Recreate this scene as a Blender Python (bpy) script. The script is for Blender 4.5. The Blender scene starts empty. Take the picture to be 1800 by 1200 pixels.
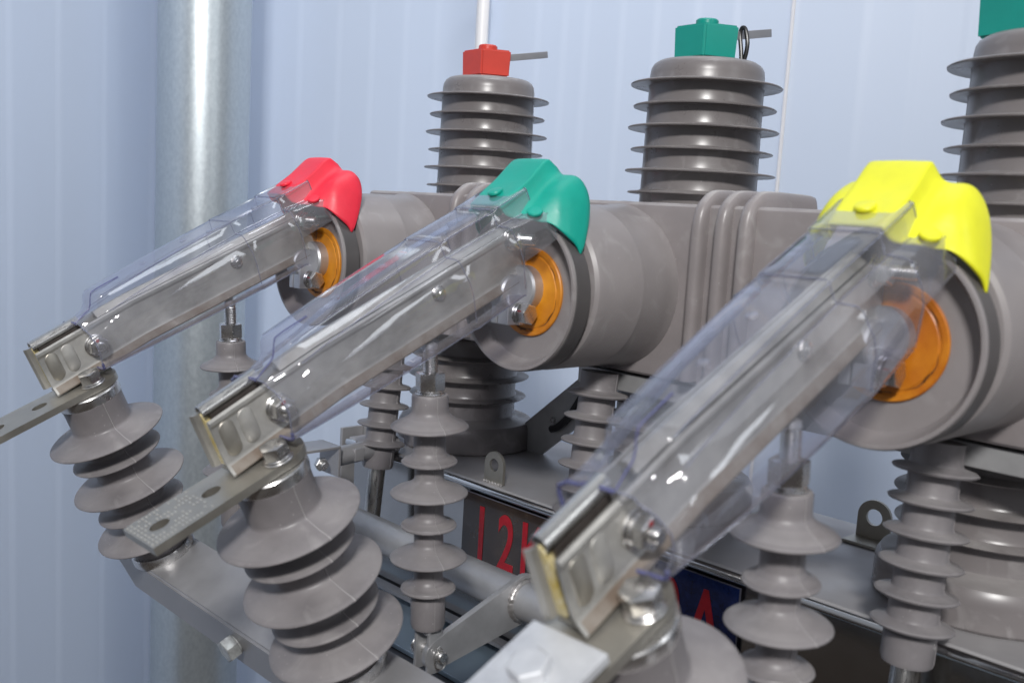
import bpy, bmesh, math, random
from mathutils import Vector, Matrix
random.seed(4)
sc = bpy.context.scene
col = sc.collection
# ------------------------------------------------------------------ camera
cam_d = bpy.data.cameras.new('camera')
cam = bpy.data.objects.new('camera', cam_d); col.objects.link(cam); sc.camera = cam
R_ = Vector((0.6959896, 0.71570944, 0.05795235)); U_ = Vector((-0.13306879, 0.0492497, 0.9898824))
D_ = Vector((-0.70561404, 0.6966595, -0.12951587))
M = Matrix(((R_.x, U_.x, -D_.x), (R_.y, U_.y, -D_.y), (R_.z, U_.z, -D_.z)))
CAM = Vector((0.86321, -0.67833, 0.15385))
cam.matrix_world = Matrix.Translation(CAM) @ M.to_4x4()
cam_d.sensor_width = 36; cam_d.lens = 35.02
cam_d.clip_start = 0.02; cam_d.clip_end = 60
cam_d.dof.use_dof = True; cam_d.dof.focus_distance = 1.0; cam_d.dof.aperture_fstop = 9.0
# ------------------------------------------------------------------ world
w = bpy.data.worlds.new('World'); sc.world = w; w.use_nodes = True
nt = w.node_tree; bg = nt.nodes['Background']
tc = nt.nodes.new('ShaderNodeTexCoord'); sp = nt.nodes.new('ShaderNodeSeparateXYZ')
mr = nt.nodes.new('ShaderNodeMapRange'); cr = nt.nodes.new('ShaderNodeValToRGB')
nt.links.new(tc.outputs['Generated'], sp.inputs[0]); nt.links.new(sp.outputs['Z'], mr.inputs[0])
mr.inputs[1].default_value = -1; mr.inputs[2].default_value = 1
nt.links.new(mr.outputs[0], cr.inputs[0]); nt.links.new(cr.outputs[0], bg.inputs[0])
cr.color_ramp.elements[0].position = 0.3; cr.color_ramp.elements[0].color = (.085, .070, .06, 1)
cr.color_ramp.elements[1].position = 0.75; cr.color_ramp.elements[1].color = (.60, .64, .72, 1)
e = cr.color_ramp.elements.new(0.5); e.color = (.46, .47, .51, 1)
bg.inputs[1].default_value = 0.47
# ------------------------------------------------------------------ lamps
def area(name, loc, target, sx, sy, power, color=(1, 1, 1)):
    l = bpy.data.lights.new(name, 'AREA'); l.shape = 'RECTANGLE'; l.size = sx; l.size_y = sy
    l.energy = power; l.color = color
    o = bpy.data.objects.new(name, l); col.objects.link(o); o.location = loc
    o.rotation_euler = (Vector(target) - Vector(loc)).to_track_quat('-Z', 'Y').to_euler()
    return o
area('key_lamp', (1.75, -1.75, 1.35), (0.25, -0.1, 0.05), 0.34, 0.24, 54, (1, .985, .965))
area('ceiling_lamp', (-0.1, 0.5, 2.4), (-0.1, 0.6, 0), 2.6, 1.6, 11, (.93, .96, 1))
area('window_light', (2.4, 0.2, 0.9), (0.3, 0, 0.1), 0.3, 1.2, 5, (.93, .97, 1))
wl = area('added_wall_fill', (0.5, 0.1, 2.4), (-0.95, 0.55, 0.45), 1.4, 0.5, 8, (.95, .97, 1)); wl.data.spread = math.radians(80)  # unseen fill, added to brighten the back walls only
# ------------------------------------------------------------------ render / colour
sc.view_settings.view_transform = 'Standard'; sc.view_settings.look = 'None'
sc.view_settings.exposure = 0.08; sc.view_settings.gamma = 1
sc.render.engine = 'CYCLES'
sc.cycles.max_bounces = 14; sc.cycles.transparent_max_bounces = 24

# ================================================================== materials
def mat(name, base=(.5, .5, .5), rough=.5, metal=0., var=.0, vscale=30., bump=0., bscale=200., coat=0., rvar=0., base2=None, spec=.5, stretch=None, detail=4, specks=0.):
    m = bpy.data.materials.new(name); m.use_nodes = True; n = m.node_tree; b = n.nodes['Principled BSDF']
    b.inputs['Base Color'].default_value = (*base, 1); b.inputs['Roughness'].default_value = rough
    b.inputs['Metallic'].default_value = metal; b.inputs['Coat Weight'].default_value = coat
    b.inputs['Specular IOR Level'].default_value = spec
    t = n.nodes.new('ShaderNodeTexCoord'); mp = n.nodes.new('ShaderNodeMapping')
    n.links.new(t.outputs['Object'], mp.inputs[0])
    if stretch: mp.inputs['Scale'].default_value = stretch
    if var > 0 or base2 or rvar > 0:
        no = n.nodes.new('ShaderNodeTexNoise'); no.inputs['Scale'].default_value = vscale; no.inputs['Detail'].default_value = detail
        no.inputs['Roughness'].default_value = .62
        n.links.new(mp.outputs[0], no.inputs['Vector'])
        c = n.nodes.new('ShaderNodeValToRGB'); n.links.new(no.outputs['Fac'], c.inputs[0])
        lo = [x * (1 - var) for x in base]; hi = [min(1, x * (1 + var)) for x in base]
        if base2: hi = base2
        c.color_ramp.elements[0].position = .36; c.color_ramp.elements[0].color = (*lo, 1)
        c.color_ramp.elements[1].position = .66; c.color_ramp.elements[1].color = (*hi, 1)
        n.links.new(c.outputs[0], b.inputs['Base Color'])
        if rvar > 0:
            r = n.nodes.new('ShaderNodeMapRange'); r.inputs[3].default_value = max(0, rough - rvar); r.inputs[4].default_value = rough + rvar
            r.inputs[1].default_value = .3; r.inputs[2].default_value = .7
            n.links.new(no.outputs['Fac'], r.inputs[0]); n.links.new(r.outputs[0], b.inputs['Roughness'])
    if specks > 0:
        vo = n.nodes.new('ShaderNodeTexVoronoi'); vo.inputs['Scale'].default_value = 240; n.links.new(t.outputs['Object'], vo.inputs['Vector'])
        lt = n.nodes.new('ShaderNodeMath'); lt.operation = 'LESS_THAN'; lt.inputs[1].default_value = .13; n.links.new(vo.outputs['Distance'], lt.inputs[0])
        sc_ = n.nodes.new('ShaderNodeSeparateColor'); n.links.new(vo.outputs['Color'], sc_.inputs[0])
        g2 = n.nodes.new('ShaderNodeMath'); g2.operation = 'GREATER_THAN'; g2.inputs[1].default_value = 1 - specks; n.links.new(sc_.outputs[0], g2.inputs[0])
        m3 = n.nodes.new('ShaderNodeMath'); m3.operation = 'MULTIPLY'; n.links.new(lt.outputs[0], m3.inputs[0]); n.links.new(g2.outputs[0], m3.inputs[1])
        m4 = n.nodes.new('ShaderNodeMath'); m4.operation = 'MULTIPLY'; m4.inputs[1].default_value = .6; n.links.new(m3.outputs[0], m4.inputs[0])
        # rubbed, lighter scuff streaks
        n5 = n.nodes.new('ShaderNodeTexNoise'); n5.inputs['Scale'].default_value = 38; n5.inputs['Detail'].default_value = 8; n5.inputs['Distortion'].default_value = 1.2; n.links.new(t.outputs['Object'], n5.inputs['Vector'])
        r5 = n.nodes.new('ShaderNodeMapRange'); r5.inputs[1].default_value = .56; r5.inputs[2].default_value = .72; r5.inputs[4].default_value = .35; n.links.new(n5.outputs['Fac'], r5.inputs[0])
        mm = n.nodes.new('ShaderNodeMath'); mm.operation = 'MAXIMUM'; n.links.new(m4.outputs[0], mm.inputs[0]); n.links.new(r5.outputs[0], mm.inputs[1])
        mx = n.nodes.new('ShaderNodeMix'); mx.data_type = 'RGBA'; n.links.new(mm.outputs[0], mx.inputs[0]); n.links.new(b.inputs['Base Color'].links[0].from_socket, mx.inputs[6])
        mx.inputs[7].default_value = (.36, .345, .34, 1); n.links.new(mx.outputs[2], b.inputs['Base Color'])
    if bump > 0:
        n2 = n.nodes.new('ShaderNodeTexNoise'); n2.inputs['Scale'].default_value = bscale; n2.inputs['Detail'].default_value = 3
        n.links.new(mp.outputs[0], n2.inputs['Vector'])
        bp = n.nodes.new('ShaderNodeBump'); bp.inputs['Strength'].default_value = bump; bp.inputs['Distance'].default_value = .0006
        n.links.new(n2.outputs['Fac'], bp.inputs['Height']); n.links.new(bp.outputs[0], b.inputs['Normal'])
    return m
def dust(m, color, scale, amount, zonly=True):
    """settled dust: noisy film of pale powder lying on the upward faces"""
    n = m.node_tree; b = n.nodes['Principled BSDF']
    g = n.nodes.new('ShaderNodeNewGeometry'); s = n.nodes.new('ShaderNodeSeparateXYZ'); n.links.new(g.outputs['True Normal'], s.inputs[0])
    up = n.nodes.new('ShaderNodeMapRange'); up.inputs[1].default_value = .55; up.inputs[2].default_value = .97; n.links.new(s.outputs['Z'], up.inputs[0])
    t = n.nodes.new('ShaderNodeTexCoord'); no = n.nodes.new('ShaderNodeTexNoise'); no.inputs['Scale'].default_value = scale; no.inputs['Detail'].default_value = 6
    n.links.new(t.outputs['Object'], no.inputs['Vector'])
    r = n.nodes.new('ShaderNodeMapRange'); r.inputs[1].default_value = .35; r.inputs[2].default_value = .6; r.inputs[4].default_value = amount; n.links.new(no.outputs['Fac'], r.inputs[0])
    mu = n.nodes.new('ShaderNodeMath'); mu.operation = 'MULTIPLY'; n.links.new(up.outputs[0], mu.inputs[0]); n.links.new(r.outputs[0], mu.inputs[1])
    mx = n.nodes.new('ShaderNodeMix'); mx.data_type = 'RGBA'; n.links.new(mu.outputs[0], mx.inputs[0])
    if b.inputs['Base Color'].links: n.links.new(b.inputs['Base Color'].links[0].from_socket, mx.inputs[6])
    else: mx.inputs[6].default_value = b.inputs['Base Color'].default_value
    mx.inputs[7].default_value = (*color, 1); n.links.new(mx.outputs[2], b.inputs['Base Color'])
    mr2 = n.nodes.new('ShaderNodeMix'); n.links.new(mu.outputs[0], mr2.inputs[0])
    if b.inputs['Roughness'].links: n.links.new(b.inputs['Roughness'].links[0].from_socket, mr2.inputs[2])
    else: mr2.inputs[2].default_value = b.inputs['Roughness'].default_value
    mr2.inputs[3].default_value = .85; n.links.new(mr2.outputs[0], b.inputs['Roughness'])
    return m

RUB = dust(mat('grey_silicone_rubber', (.195, .181, .186), .42, specks=.10, var=.10, vscale=26, rvar=.06, bump=.12, bscale=420), (.34, .32, .315), 30, .45)
RUBD = dust(mat('brown_grey_epoxy_resin', (.178, .162, .161), .3, specks=.04, var=.06, vscale=20, rvar=.05), (.36, .34, .33), 24, .55)
EPX = dust(mat('moulded_taupe_epoxy', (.258, .232, .232), .36, specks=.05, var=.09, vscale=14, rvar=.07, bump=.15, bscale=300), (.45, .43, .42), 40, .95)
EPXF = mat('taupe_epoxy_flange', (.245, .224, .224), .36, specks=.04, var=.05, vscale=22, rvar=.06)
GROOVE = mat('dark_groove_rubber', (.06, .056, .056), .6)
BAND = mat('dark_rim_rubber', (.085, .079, .079), .45, var=.08, vscale=30)
STEEL = mat('brushed_stainless_steel', (.52, .51, .49), .3, 1., var=.08, vscale=18, rvar=.08, stretch=(60, 5, 5), bump=.05, bscale=60)
BLADE = mat('tarnished_tin_plate', (.43, .42, .395), .50, .65, var=.2, vscale=26, rvar=.1, bump=.08, bscale=90)
RUSTY = mat('dusty_rusted_plate', (.17, .130, .10), .65, .2, base2=(.29, .265, .235), vscale=40, rvar=.1)
BOLT = mat('bright_bolt_steel', (.62, .61, .60), .27, .95, var=.06, vscale=90, rvar=.06)
BAR = mat('dull_terminal_bar', (.34, .32, .28), .42, .8, base2=(.44, .42, .375), vscale=22, rvar=.1, bump=.12, bscale=160)
ALU = mat('pale_cast_aluminium', (.50, .505, .525), .42, .65, var=.1, vscale=26, rvar=.08, bump=.08, bscale=240)
GALV = mat('painted_galvanised_steel', (.36, .355, .365), .42, .45, var=.1, vscale=16, rvar=.08, bump=.12, bscale=180)
SHAFT = mat('zinc_coated_tube', (.42, .42, .43), .45, .6, var=.1, vscale=28, rvar=.1, bump=.15, bscale=220)
WELD = mat('rough_weld_bead', (.48, .46, .45), .38, .8, var=.2, vscale=160, bump=.9, bscale=330)
DARK = mat('dark_contact_copper', (.085, .072, .066), .4, .6, base2=(.16, .14, .13), vscale=60)
GREASE = mat('yellow_grease', (.5, .38, .1), .25, base2=(.62, .55, .34), vscale=120, coat=.4)
ORANGE = mat('orange_epoxy_insert', (.44, .125, .006), .45, base2=(.78, .31, .016), vscale=17, rvar=.08)
BLACK = mat('black_cable_sheath', (.012, .012, .013), .35)
BRACK = mat('grey_bracket_steel', (.36, .36, .365), .45, .3, var=.12, vscale=22)
TANKT = dust(mat('brushed_tank_lid', (.40, .39, .395), .42, .45, var=.08, vscale=10, rvar=.07), (.36, .34, .345), 12, .5)
TANKF = mat('mirror_polished_steel', (.42, .41, .40), .16, 1., var=.1, vscale=6, rvar=.05, bump=.05, bscale=8)
PLATE = mat('blue_nameplate_film', (.003, .009, .05), .12, 0, base2=(.008, .02, .095), vscale=150, coat=.5)
RED_T = mat('red_lettering_ink', (.34, .004, .012), .35, var=.15, vscale=90)
PLATE_E = mat('nameplate_edge', (.10, .10, .13), .4)
PLATE_REFL = mat('painted_brown_reflection', (.022, .013, .009), .2, 0, base2=(.045, .028, .018), vscale=40, coat=.4)  # brown reflection on the nameplate, painted in as base colour
SEAM = mat('pale_mould_seam', (.33, .318, .315), .65)
SCRATCH = mat('pale_scuff', (.50, .48, .44), .6, .5)

def hood_mat(name, c, rough=.42):
    m = mat(name, c, rough, var=.07, vscale=22, rvar=.1, bump=.25, bscale=260)
    m.node_tree.nodes['Principled BSDF'].inputs['Subsurface Weight'].default_value = .06
    m.node_tree.nodes['Principled BSDF'].inputs['Subsurface Scale'].default_value = .01
    return m
HOOD = [hood_mat('red_soft_vinyl', (.80, .026, .055)), hood_mat('green_soft_vinyl', (.002, .335, .255)), hood_mat('yellow_soft_vinyl', (.76, .75, .022))]
CAPR = mat('red_hard_cap', (.56, .05, .032), .36, var=.06, vscale=40); CAPG = mat('green_hard_cap', (.0, .27, .215), .33, var=.04, vscale=30)

def clear_plastic(name, tint, edge):
    m = bpy.data.materials.new(name); m.use_nodes = True; n = m.node_tree; n.nodes.clear()
    out = n.nodes.new('ShaderNodeOutputMaterial'); mix = n.nodes.new('ShaderNodeMixShader')
    tr = n.nodes.new('ShaderNodeBsdfTransparent'); gl = n.nodes.new('ShaderNodeBsdfGlossy')
    geo = n.nodes.new('ShaderNodeNewGeometry'); dot = n.nodes.new('ShaderNodeVectorMath'); dot.operation = 'DOT_PRODUCT'
    n.links.new(geo.outputs['Incoming'], dot.inputs[0]); n.links.new(geo.outputs['Normal'], dot.inputs[1])
    ab = n.nodes.new('ShaderNodeMath'); ab.operation = 'ABSOLUTE'; n.links.new(dot.outputs['Value'], ab.inputs[0])
    inv = n.nodes.new('ShaderNodeMath'); inv.operation = 'SUBTRACT'; inv.inputs[0].default_value = 1; n.links.new(ab.outputs[0], inv.inputs[1])
    p5 = n.nodes.new('ShaderNodeMath'); p5.operation = 'POWER'; p5.inputs[1].default_value = 4.2; n.links.new(inv.outputs[0], p5.inputs[0])
    f = n.nodes.new('ShaderNodeMapRange'); f.inputs[3].default_value = .085; f.inputs[4].default_value = .95; n.links.new(p5.outputs[0], f.inputs[0])
    n.links.new(f.outputs[0], mix.inputs[0])
    p2 = n.nodes.new('ShaderNodeMath'); p2.operation = 'POWER'; p2.inputs[1].default_value = 2.0; n.links.new(inv.outputs[0], p2.inputs[0])
    cm = n.nodes.new('ShaderNodeMix'); cm.data_type = 'RGBA'; n.links.new(p2.outputs[0], cm.inputs[0])
    cm.inputs[6].default_value = (*tint, 1); cm.inputs[7].default_value = (*edge, 1)
    n.links.new(cm.outputs[2], tr.inputs[0]); gl.inputs['Roughness'].default_value = .07; gl.inputs['Color'].default_value = (.95, .96, 1, 1)
    # thin haze of dust and scuffs on the plastic
    t = n.nodes.new('ShaderNodeTexCoord'); no = n.nodes.new('ShaderNodeTexNoise'); no.inputs['Scale'].default_value = 16; no.inputs['Detail'].default_value = 7
    n.links.new(t.outputs['Object'], no.inputs['Vector'])
    r = n.nodes.new('ShaderNodeMapRange'); r.inputs[1].default_value = .42; r.inputs[2].default_value = .75; r.inputs[3].default_value = .06; r.inputs[4].default_value = .2
    n.links.new(no.outputs['Fac'], r.inputs[0])
    df = n.nodes.new('ShaderNodeBsdfDiffuse'); df.inputs[0].default_value = (.60, .60, .64, 1)
    m2 = n.nodes.new('ShaderNodeMixShader'); n.links.new(r.outputs[0], m2.inputs[0]); n.links.new(tr.outputs[0], m2.inputs[1]); n.links.new(df.outputs[0], m2.inputs[2])
    n.links.new(m2.outputs[0], mix.inputs[1]); n.links.new(gl.outputs[0], mix.inputs[2]); n.links.new(mix.outputs[0], out.inputs[0])
    bp = n.nodes.new('ShaderNodeBump'); bp.inputs['Strength'].default_value = .10; bp.inputs['Distance'].default_value = .003
    n3 = n.nodes.new('ShaderNodeTexNoise'); n3.inputs['Scale'].default_value = 22; n3.inputs['Detail'].default_value = 1.5
    n.links.new(t.outputs['Object'], n3.inputs['Vector']); n.links.new(n3.outputs['Fac'], bp.inputs['Height']); n.links.new(bp.outputs[0], gl.inputs['Normal'])
    return m
CLEAR = clear_plastic('clear_pvc_sheet', (.90, .90, .925), (.60, .61, .76))
EDGE = mat('blue_violet_pvc_edge', (.20, .21, .42), .2, 0, spec=.6)
EDGE.node_tree.nodes['Principled BSDF'].inputs['Transmission Weight'].default_value = .55
FOLD = mat('pvc_fold_line', (.56, .58, .70), .12, 0, spec=.8)
FOLD.node_tree.nodes['Principled BSDF'].inputs['Transmission Weight'].default_value = .85

def galv_pipe():
    m = mat('spangled_galvanised_pipe', (.48, .53, .56), .38, .8, base2=(.56, .61, .635), vscale=170, rvar=.03, bump=.1, bscale=90, stretch=(1, 1, .6))
    return m
PIPE = galv_pipe()
LUGM = mat('bright_aluminium_lug', (.53, .54, .565), .46, .35, var=.1, base2=(.64, .65, .67), vscale=34, rvar=.08)
WALL = mat('pale_blue_coated_panel', (.535, .605, .73), .42, 0, var=.03, vscale=1.3, rvar=.05, spec=.4, stretch=(1, 1, .35))
WHITE = mat('white_conduit_plastic', (.8, .78, .78), .35)

# ================================================================== mesh helpers
def finish(name, bm, m, parent=None, origin=Vector((0, 0, 0)), smooth=True, ang=30):
    bmesh.ops.remove_doubles(bm, verts=bm.verts, dist=1e-6)
    bmesh.ops.recalc_face_normals(bm, faces=bm.faces)
    me = bpy.data.meshes.new(name); bm.transform(Matrix.Translation(-origin)); bm.to_mesh(me); bm.free()
    if smooth:
        for p in me.polygons: p.use_smooth = True
        me.set_sharp_from_angle(angle=math.radians(ang))
    if isinstance(m, (list, tuple)):
        for x in m: me.materials.append(x)
    else: me.materials.append(m)
    o = bpy.data.objects.new(name, me); col.objects.link(o)
    if parent: o.parent = parent
    return o
def tag(o, label=None, cat=None, group=None, kind=None):
    if label: o['label'] = label
    if cat: o['category'] = cat
    if group: o['group'] = group
    if kind: o['kind'] = kind
    return o
class Thing:
    def __init__(s, name, label, cat, origin=(0, 0, 0), group=None):
        s.o = bpy.data.objects.new(name, None); col.objects.link(s.o); s.org = Vector(origin); s.o.location = s.org
        s.o.empty_display_size = .02; tag(s.o, label, cat, group)
    def part(s, name, bm, m, parent=None, **k):
        return finish(name, bm, m, parent or s.o, s.org, **k)
def copy_tree(o, parent=None):
    c = o.copy(); col.objects.link(c)
    if parent: c.parent = parent
    for ch in list(o.children): copy_tree(ch, c)
    return c
def frame(axis):
    a = Vector(axis).normalized()
    h = Vector((1, 0, 0)) if abs(a.x) < .9 else Vector((0, 1, 0))
    u = a.cross(h).normalized(); v = a.cross(u).normalized()
    return a, v, u
def lathe(bm, prof, org, axis=(0, 0, 1), seg=72, seams=(), seam_h=.0004, mi=0, caps=True, seam_mi=False):
    """prof: (r, t) along axis"""
    a, u, v = frame(axis); org = Vector(org)
    angs = []
    for i in range(seg):
        a0 = 2 * math.pi * i / seg
        if all(abs((a0 - q + math.pi) % (2 * math.pi) - math.pi) > .036 for q in seams): angs.append((a0, 0))
    for s_ in seams:
        for d_, h in ((-.03, 0), (-.009, 1), (.009, 1), (.03, 0)): angs.append(((s_ + d_) % (2 * math.pi), h))
    angs.sort()
    rings = []
    for r, t in prof:
        ring = []
        if r < 1e-7:
            vv = bm.verts.new(org + a * t); ring = [vv] * len(angs)
        else:
            for th, h in angs:
                rr = r + (seam_h if h else 0); ring.append(bm.verts.new(org + a * t + (u * math.cos(th) + v * math.sin(th)) * rr))
        rings.append(ring)
    n = len(angs)
    for i in range(len(rings) - 1):
        A, B = rings[i], rings[i + 1]
        for j in range(n):
            k = (j + 1) % n; f = []
            for x in (A[j], A[k], B[k], B[j]):
                if x not in f: f.append(x)
            if len(f) > 2:
                fc = bm.faces.new(f); fc.material_index = 1 if (seam_mi and angs[j][1] and angs[k][1]) else mi
    if caps:
        for ring in (rings[0], rings[-1]):
            if ring[0] is not ring[1]: bm.faces.new(ring).material_index = mi
    return bm
def box(bm, c, size, rot=None, bev=0., mi=0):
    r = bmesh.ops.create_cube(bm, size=1); vs = r['verts']
    bmesh.ops.scale(bm, vec=Vector(size), verts=vs)
    if bev > 0:
        es = list({e for v in vs for e in v.link_edges})
        rb = bmesh.ops.bevel(bm, geom=es, offset=bev, segments=3, affect='EDGES', profile=.6)
        vs = list({v for f in rb['faces'] for v in f.verts} | {v for v in vs if v.is_valid})
    if rot: bmesh.ops.transform(bm, matrix=rot.to_4x4(), verts=vs)
    bmesh.ops.translate(bm, vec=Vector(c), verts=vs)
    for f in {f for v in vs for f in v.link_faces}: f.material_index = mi
    return vs
def axes(a, b, c):
    a, b, c = Vector(a), Vector(b), Vector(c)
    return Matrix(((a.x, b.x, c.x), (a.y, b.y, c.y), (a.z, b.z, c.z)))
def prism(bm, pts, off, bev=0.):
    """polygon of 3D points extruded by the vector off"""
    off = Vector(off); A = [bm.verts.new(Vector(p)) for p in pts]; B = [bm.verts.new(Vector(p) + off) for p in pts]
    fs = [bm.faces.new(A), bm.faces.new(list(reversed(B)))]
    for i in range(len(A)):
        j = (i + 1) % len(A); fs.append(bm.faces.new([A[j], A[i], B[i], B[j]]))
    if bev > 0:
        es = list({e for f in fs[:2] for e in f.edges}); bmesh.ops.bevel(bm, geom=es, offset=bev, segments=2, affect='EDGES')
def hexn(bm, org, axis, af, h, chamf=.12, twist=0.):
    """hexagon nut or bolt head with chamfered top"""
    a, u, v = frame(axis); org = Vector(org); R = af / math.sqrt(3); rings = []
    for t, k in ((0, .97), (h * .05, 1.), (h - .00055, 1.), (h, 1 - chamf)):
        rings.append([bm.verts.new(org + a * t + (u * math.cos(twist + i * math.pi / 3) + v * math.sin(twist + i * math.pi / 3)) * R * k) for i in range(6)])
    for A, B in zip(rings, rings[1:]):
        for i in range(6): bm.faces.new([A[i], A[(i + 1) % 6], B[(i + 1) % 6], B[i]])
    bm.faces.new(rings[0]); bm.faces.new(rings[-1])
def thread(bm, org, axis, r, L, pitch=.0013, seg=20):
    prof = [(r * .86, 0)]; t = 0
    while t < L - pitch:
        prof += [(r * .86, t), (r, t + pitch * .5)]; t += pitch
    prof += [(r * .86, t), (r * .8, L)]
    lathe(bm, prof, org, axis, seg)
def cyl(bm, org, axis, r, L, seg=40, bev=.0006):
    lathe(bm, [(r - bev, 0), (r, bev), (r, L - bev), (r - bev, L)], org, axis, seg)
def tube(bm, pts, r, seg=10):
    pts = [Vector(p) for p in pts]; prev = None; rings = []
    for i, p in enumerate(pts):
        t = (pts[min(i + 1, len(pts) - 1)] - pts[max(i - 1, 0)]).normalized()
        u = (prev - t * prev.dot(t)).normalized() if prev else frame(t)[1]
        prev = u; v = t.cross(u)
        rings.append([bm.verts.new(p + (u * math.cos(2 * math.pi * j / seg) + v * math.sin(2 * math.pi * j / seg)) * r) for j in range(seg)])
    for A, B in zip(rings, rings[1:]):
        for j in range(seg): bm.faces.new([A[j], A[(j + 1) % seg], B[(j + 1) % seg], B[j]])
    bm.faces.new(rings[0]); bm.faces.new(rings[-1])
def smooth_path(pts, n=8):
    pts = [Vector(p) for p in pts]; out = []
    for i in range(len(pts) - 1):
        p0, p1, p2, p3 = pts[max(i - 1, 0)], pts[i], pts[i + 1], pts[min(i + 2, len(pts) - 1)]
        for j in range(n):
            t = j / n; out.append(.5 * ((2 * p1) + (-p0 + p2) * t + (2 * p0 - 5 * p1 + 4 * p2 - p3) * t * t + (-p0 + 3 * p1 - 3 * p2 + p3) * t ** 3))
    out.append(pts[-1]); return out
def shed(core_up, core_dn, R, t, rise=.012, under=.004):
    """profile of one weather shed whose rim sits at t, listed downwards"""
    w = R - core_up
    return [(core_up, t + rise + .0030), (core_up + .0004, t + rise + .0013), (core_up + .0014, t + rise + .0001), (core_up + w * .22, t + rise * .80),
            (core_up + w * .55, t + rise * .47), (core_up + w * .85, t + rise * .16 + .0012), (R - .0012, t + .0016), (R - .0002, t + .0009), (R, t + .0002),
            (R - .0006, t - .0006), (R - .0018, t - .0008), (R - .004, t - .0002), (core_dn + w * .5, t + under * .6), (core_dn + .002, t + under - .0003), (core_dn, t + under - .0018 if False else t + under)]
SP = 0.30
X0 = Vector((1, 0, 0))
# ================================================================== setting
def az(deg, D): return Vector((CAM.x + D * math.cos(math.radians(deg)), CAM.y + D * math.sin(math.radians(deg)), 0))
def wall(name, label, P0, nrm, ribs, s0, s1, fl=1):
    """vertical sheet-metal panel wall with shallow pressed ribs; P0 a point on it, nrm faces the room"""
    nrm = Vector(nrm).normalized(); tan = Vector((0, 0, 1)).cross(nrm).normalized()
    pts = [(s0, 0)]
    for s in sorted(ribs):
        seg_ = [(-.013, 0), (-.008, .0006), (.003, .0006), (.010, -.0002), (.013, 0)]
        pts += [(s + a_, h_) for a_, h_ in (seg_ if fl > 0 else [(-a_, h_) for a_, h_ in reversed(seg_)])]
    pts.append((s1, 0))
    bm = bmesh.new(); lo, hi = -1.6, 2.6
    A = [bm.verts.new(P0 + tan * s + nrm * h + Vector((0, 0, lo))) for s, h in pts]; B = [bm.verts.new(P0 + tan * s + nrm * h + Vector((0, 0, hi))) for s, h in pts]
    for i in range(len(pts) - 1): bm.faces.new([A[i], A[i + 1], B[i + 1], B[i]])
    back = [bm.verts.new(P0 + tan * s - nrm * .05 + Vector((0, 0, z))) for s, z in ((s0, lo), (s1, lo), (s1, hi), (s0, hi))]
    bm.faces.new(back); bm.faces.new([A[0], B[0], back[3], back[0]]); bm.faces.new([A[-1], B[-1], back[2], back[1]])
    bm.faces.new(A + [back[1], back[0]]); bm.faces.new(B + [back[2], back[3]])
    o = finish(name, bm, WALL, ang=12); tag(o, label, 'wall'); return o
nR = az(118, 1).copy() - Vector((CAM.x, CAM.y, 0)); DR = 1.95
PR = Vector((CAM.x, CAM.y, 0)) + nR * DR
def sR(a): return DR * math.tan(math.radians(a - 118))   # distance along the right wall from its foot point (towards growing azimuth)
# tangent used in wall(): z x nrm with nrm = -nR
tR = Vector((0, 0, 1)).cross(-nR).normalized()
sgn = 1 if tR.dot(Vector((-nR.y, nR.x, 0))) > 0 else -1
ribsR = [sgn * sR(a) for a in (149.84, 148.02, 145.93, 144.15, 142.32, 140.59, 137.99, 135.0, 133.56, 132.34, 130.37, 128.49, 126.3, 124.2, 121.15, 117.42, 114.88, 112.69, 110.3, 107.5, 104.5)]
corner = sgn * sR(153.2)
wall('panel_wall', 'pale blue ribbed sheet metal wall behind the grey bushings', PR, -nR, ribsR, min(corner, -sgn * 3), max(corner, -sgn * 3))
Pc = PR + tR * corner
nL = Vector((-nR.y, nR.x, 0))      # outward direction along the right wall towards the corner side; the left wall runs towards the camera
dirL = -nR                          # along the left wall, from the corner towards the viewer
def sL(a):
    d_ = Vector((math.cos(math.radians(a)), math.sin(math.radians(a)), 0)); c = Vector((CAM.x, CAM.y, 0))
    # intersect c + t d with Pc + s dirL
    den = d_.x * dirL.y - d_.y * dirL.x; q = Pc - c
    return (d_.y * q.x - d_.x * q.y) / den * 1.0
tL = Vector((0, 0, 1)).cross(-nL).normalized(); sg2 = 1 if tL.dot(dirL) > 0 else -1
ribsL = [sg2 * sL(a) for a in (155.5, 157.82, 160.0, 162.24, 164.6, 167.1)]
wall('panel_wall', 'pale blue ribbed sheet metal wall at the left behind the galvanised pipe', Pc, -nL, ribsL, min(0, sg2 * 1.6), max(0, sg2 * 1.6), -1)
bm = bmesh.new(); p_ = az(121.15, DR / math.cos(math.radians(3.15)) - .004); box(bm, p_ + Vector((0, 0, .6)), (.0055, .0055, 3.6), bev=.001)
tag(finish('joint_strip', bm, WHITE), 'thin bright white vertical joint strip on the wall right of the green cap', 'trim strip')
# galvanised pipe column
pc = az(152.93, 2.05); bm = bmesh.new()
rp = 2.05 * math.sin(math.radians(2.40))
lathe(bm, [(rp, -1.6), (rp, 2.6)], pc, seg=96, seams=(math.atan2(-1, .95) % (2 * math.pi),), seam_h=.0006)
tag(finish('galvanised_pipe', bm, PIPE), 'thick vertical galvanised steel pipe standing against the wall at the left', 'pipe')
# white conduit behind the red cap
bm = bmesh.new(); cp_ = az(138.05, 2.02); cyl(bm, cp_ + Vector((0, 0, .12)), (0, 0, 1), .0125, 2.3)
for zz in (.6, 1.5): box(bm, cp_ + Vector((0, 0, zz)), (.034, .034, .012), bev=.003)
tag(finish('conduit', bm, WHITE), 'thin white vertical conduit on the wall above the red cap', 'conduit')
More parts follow.
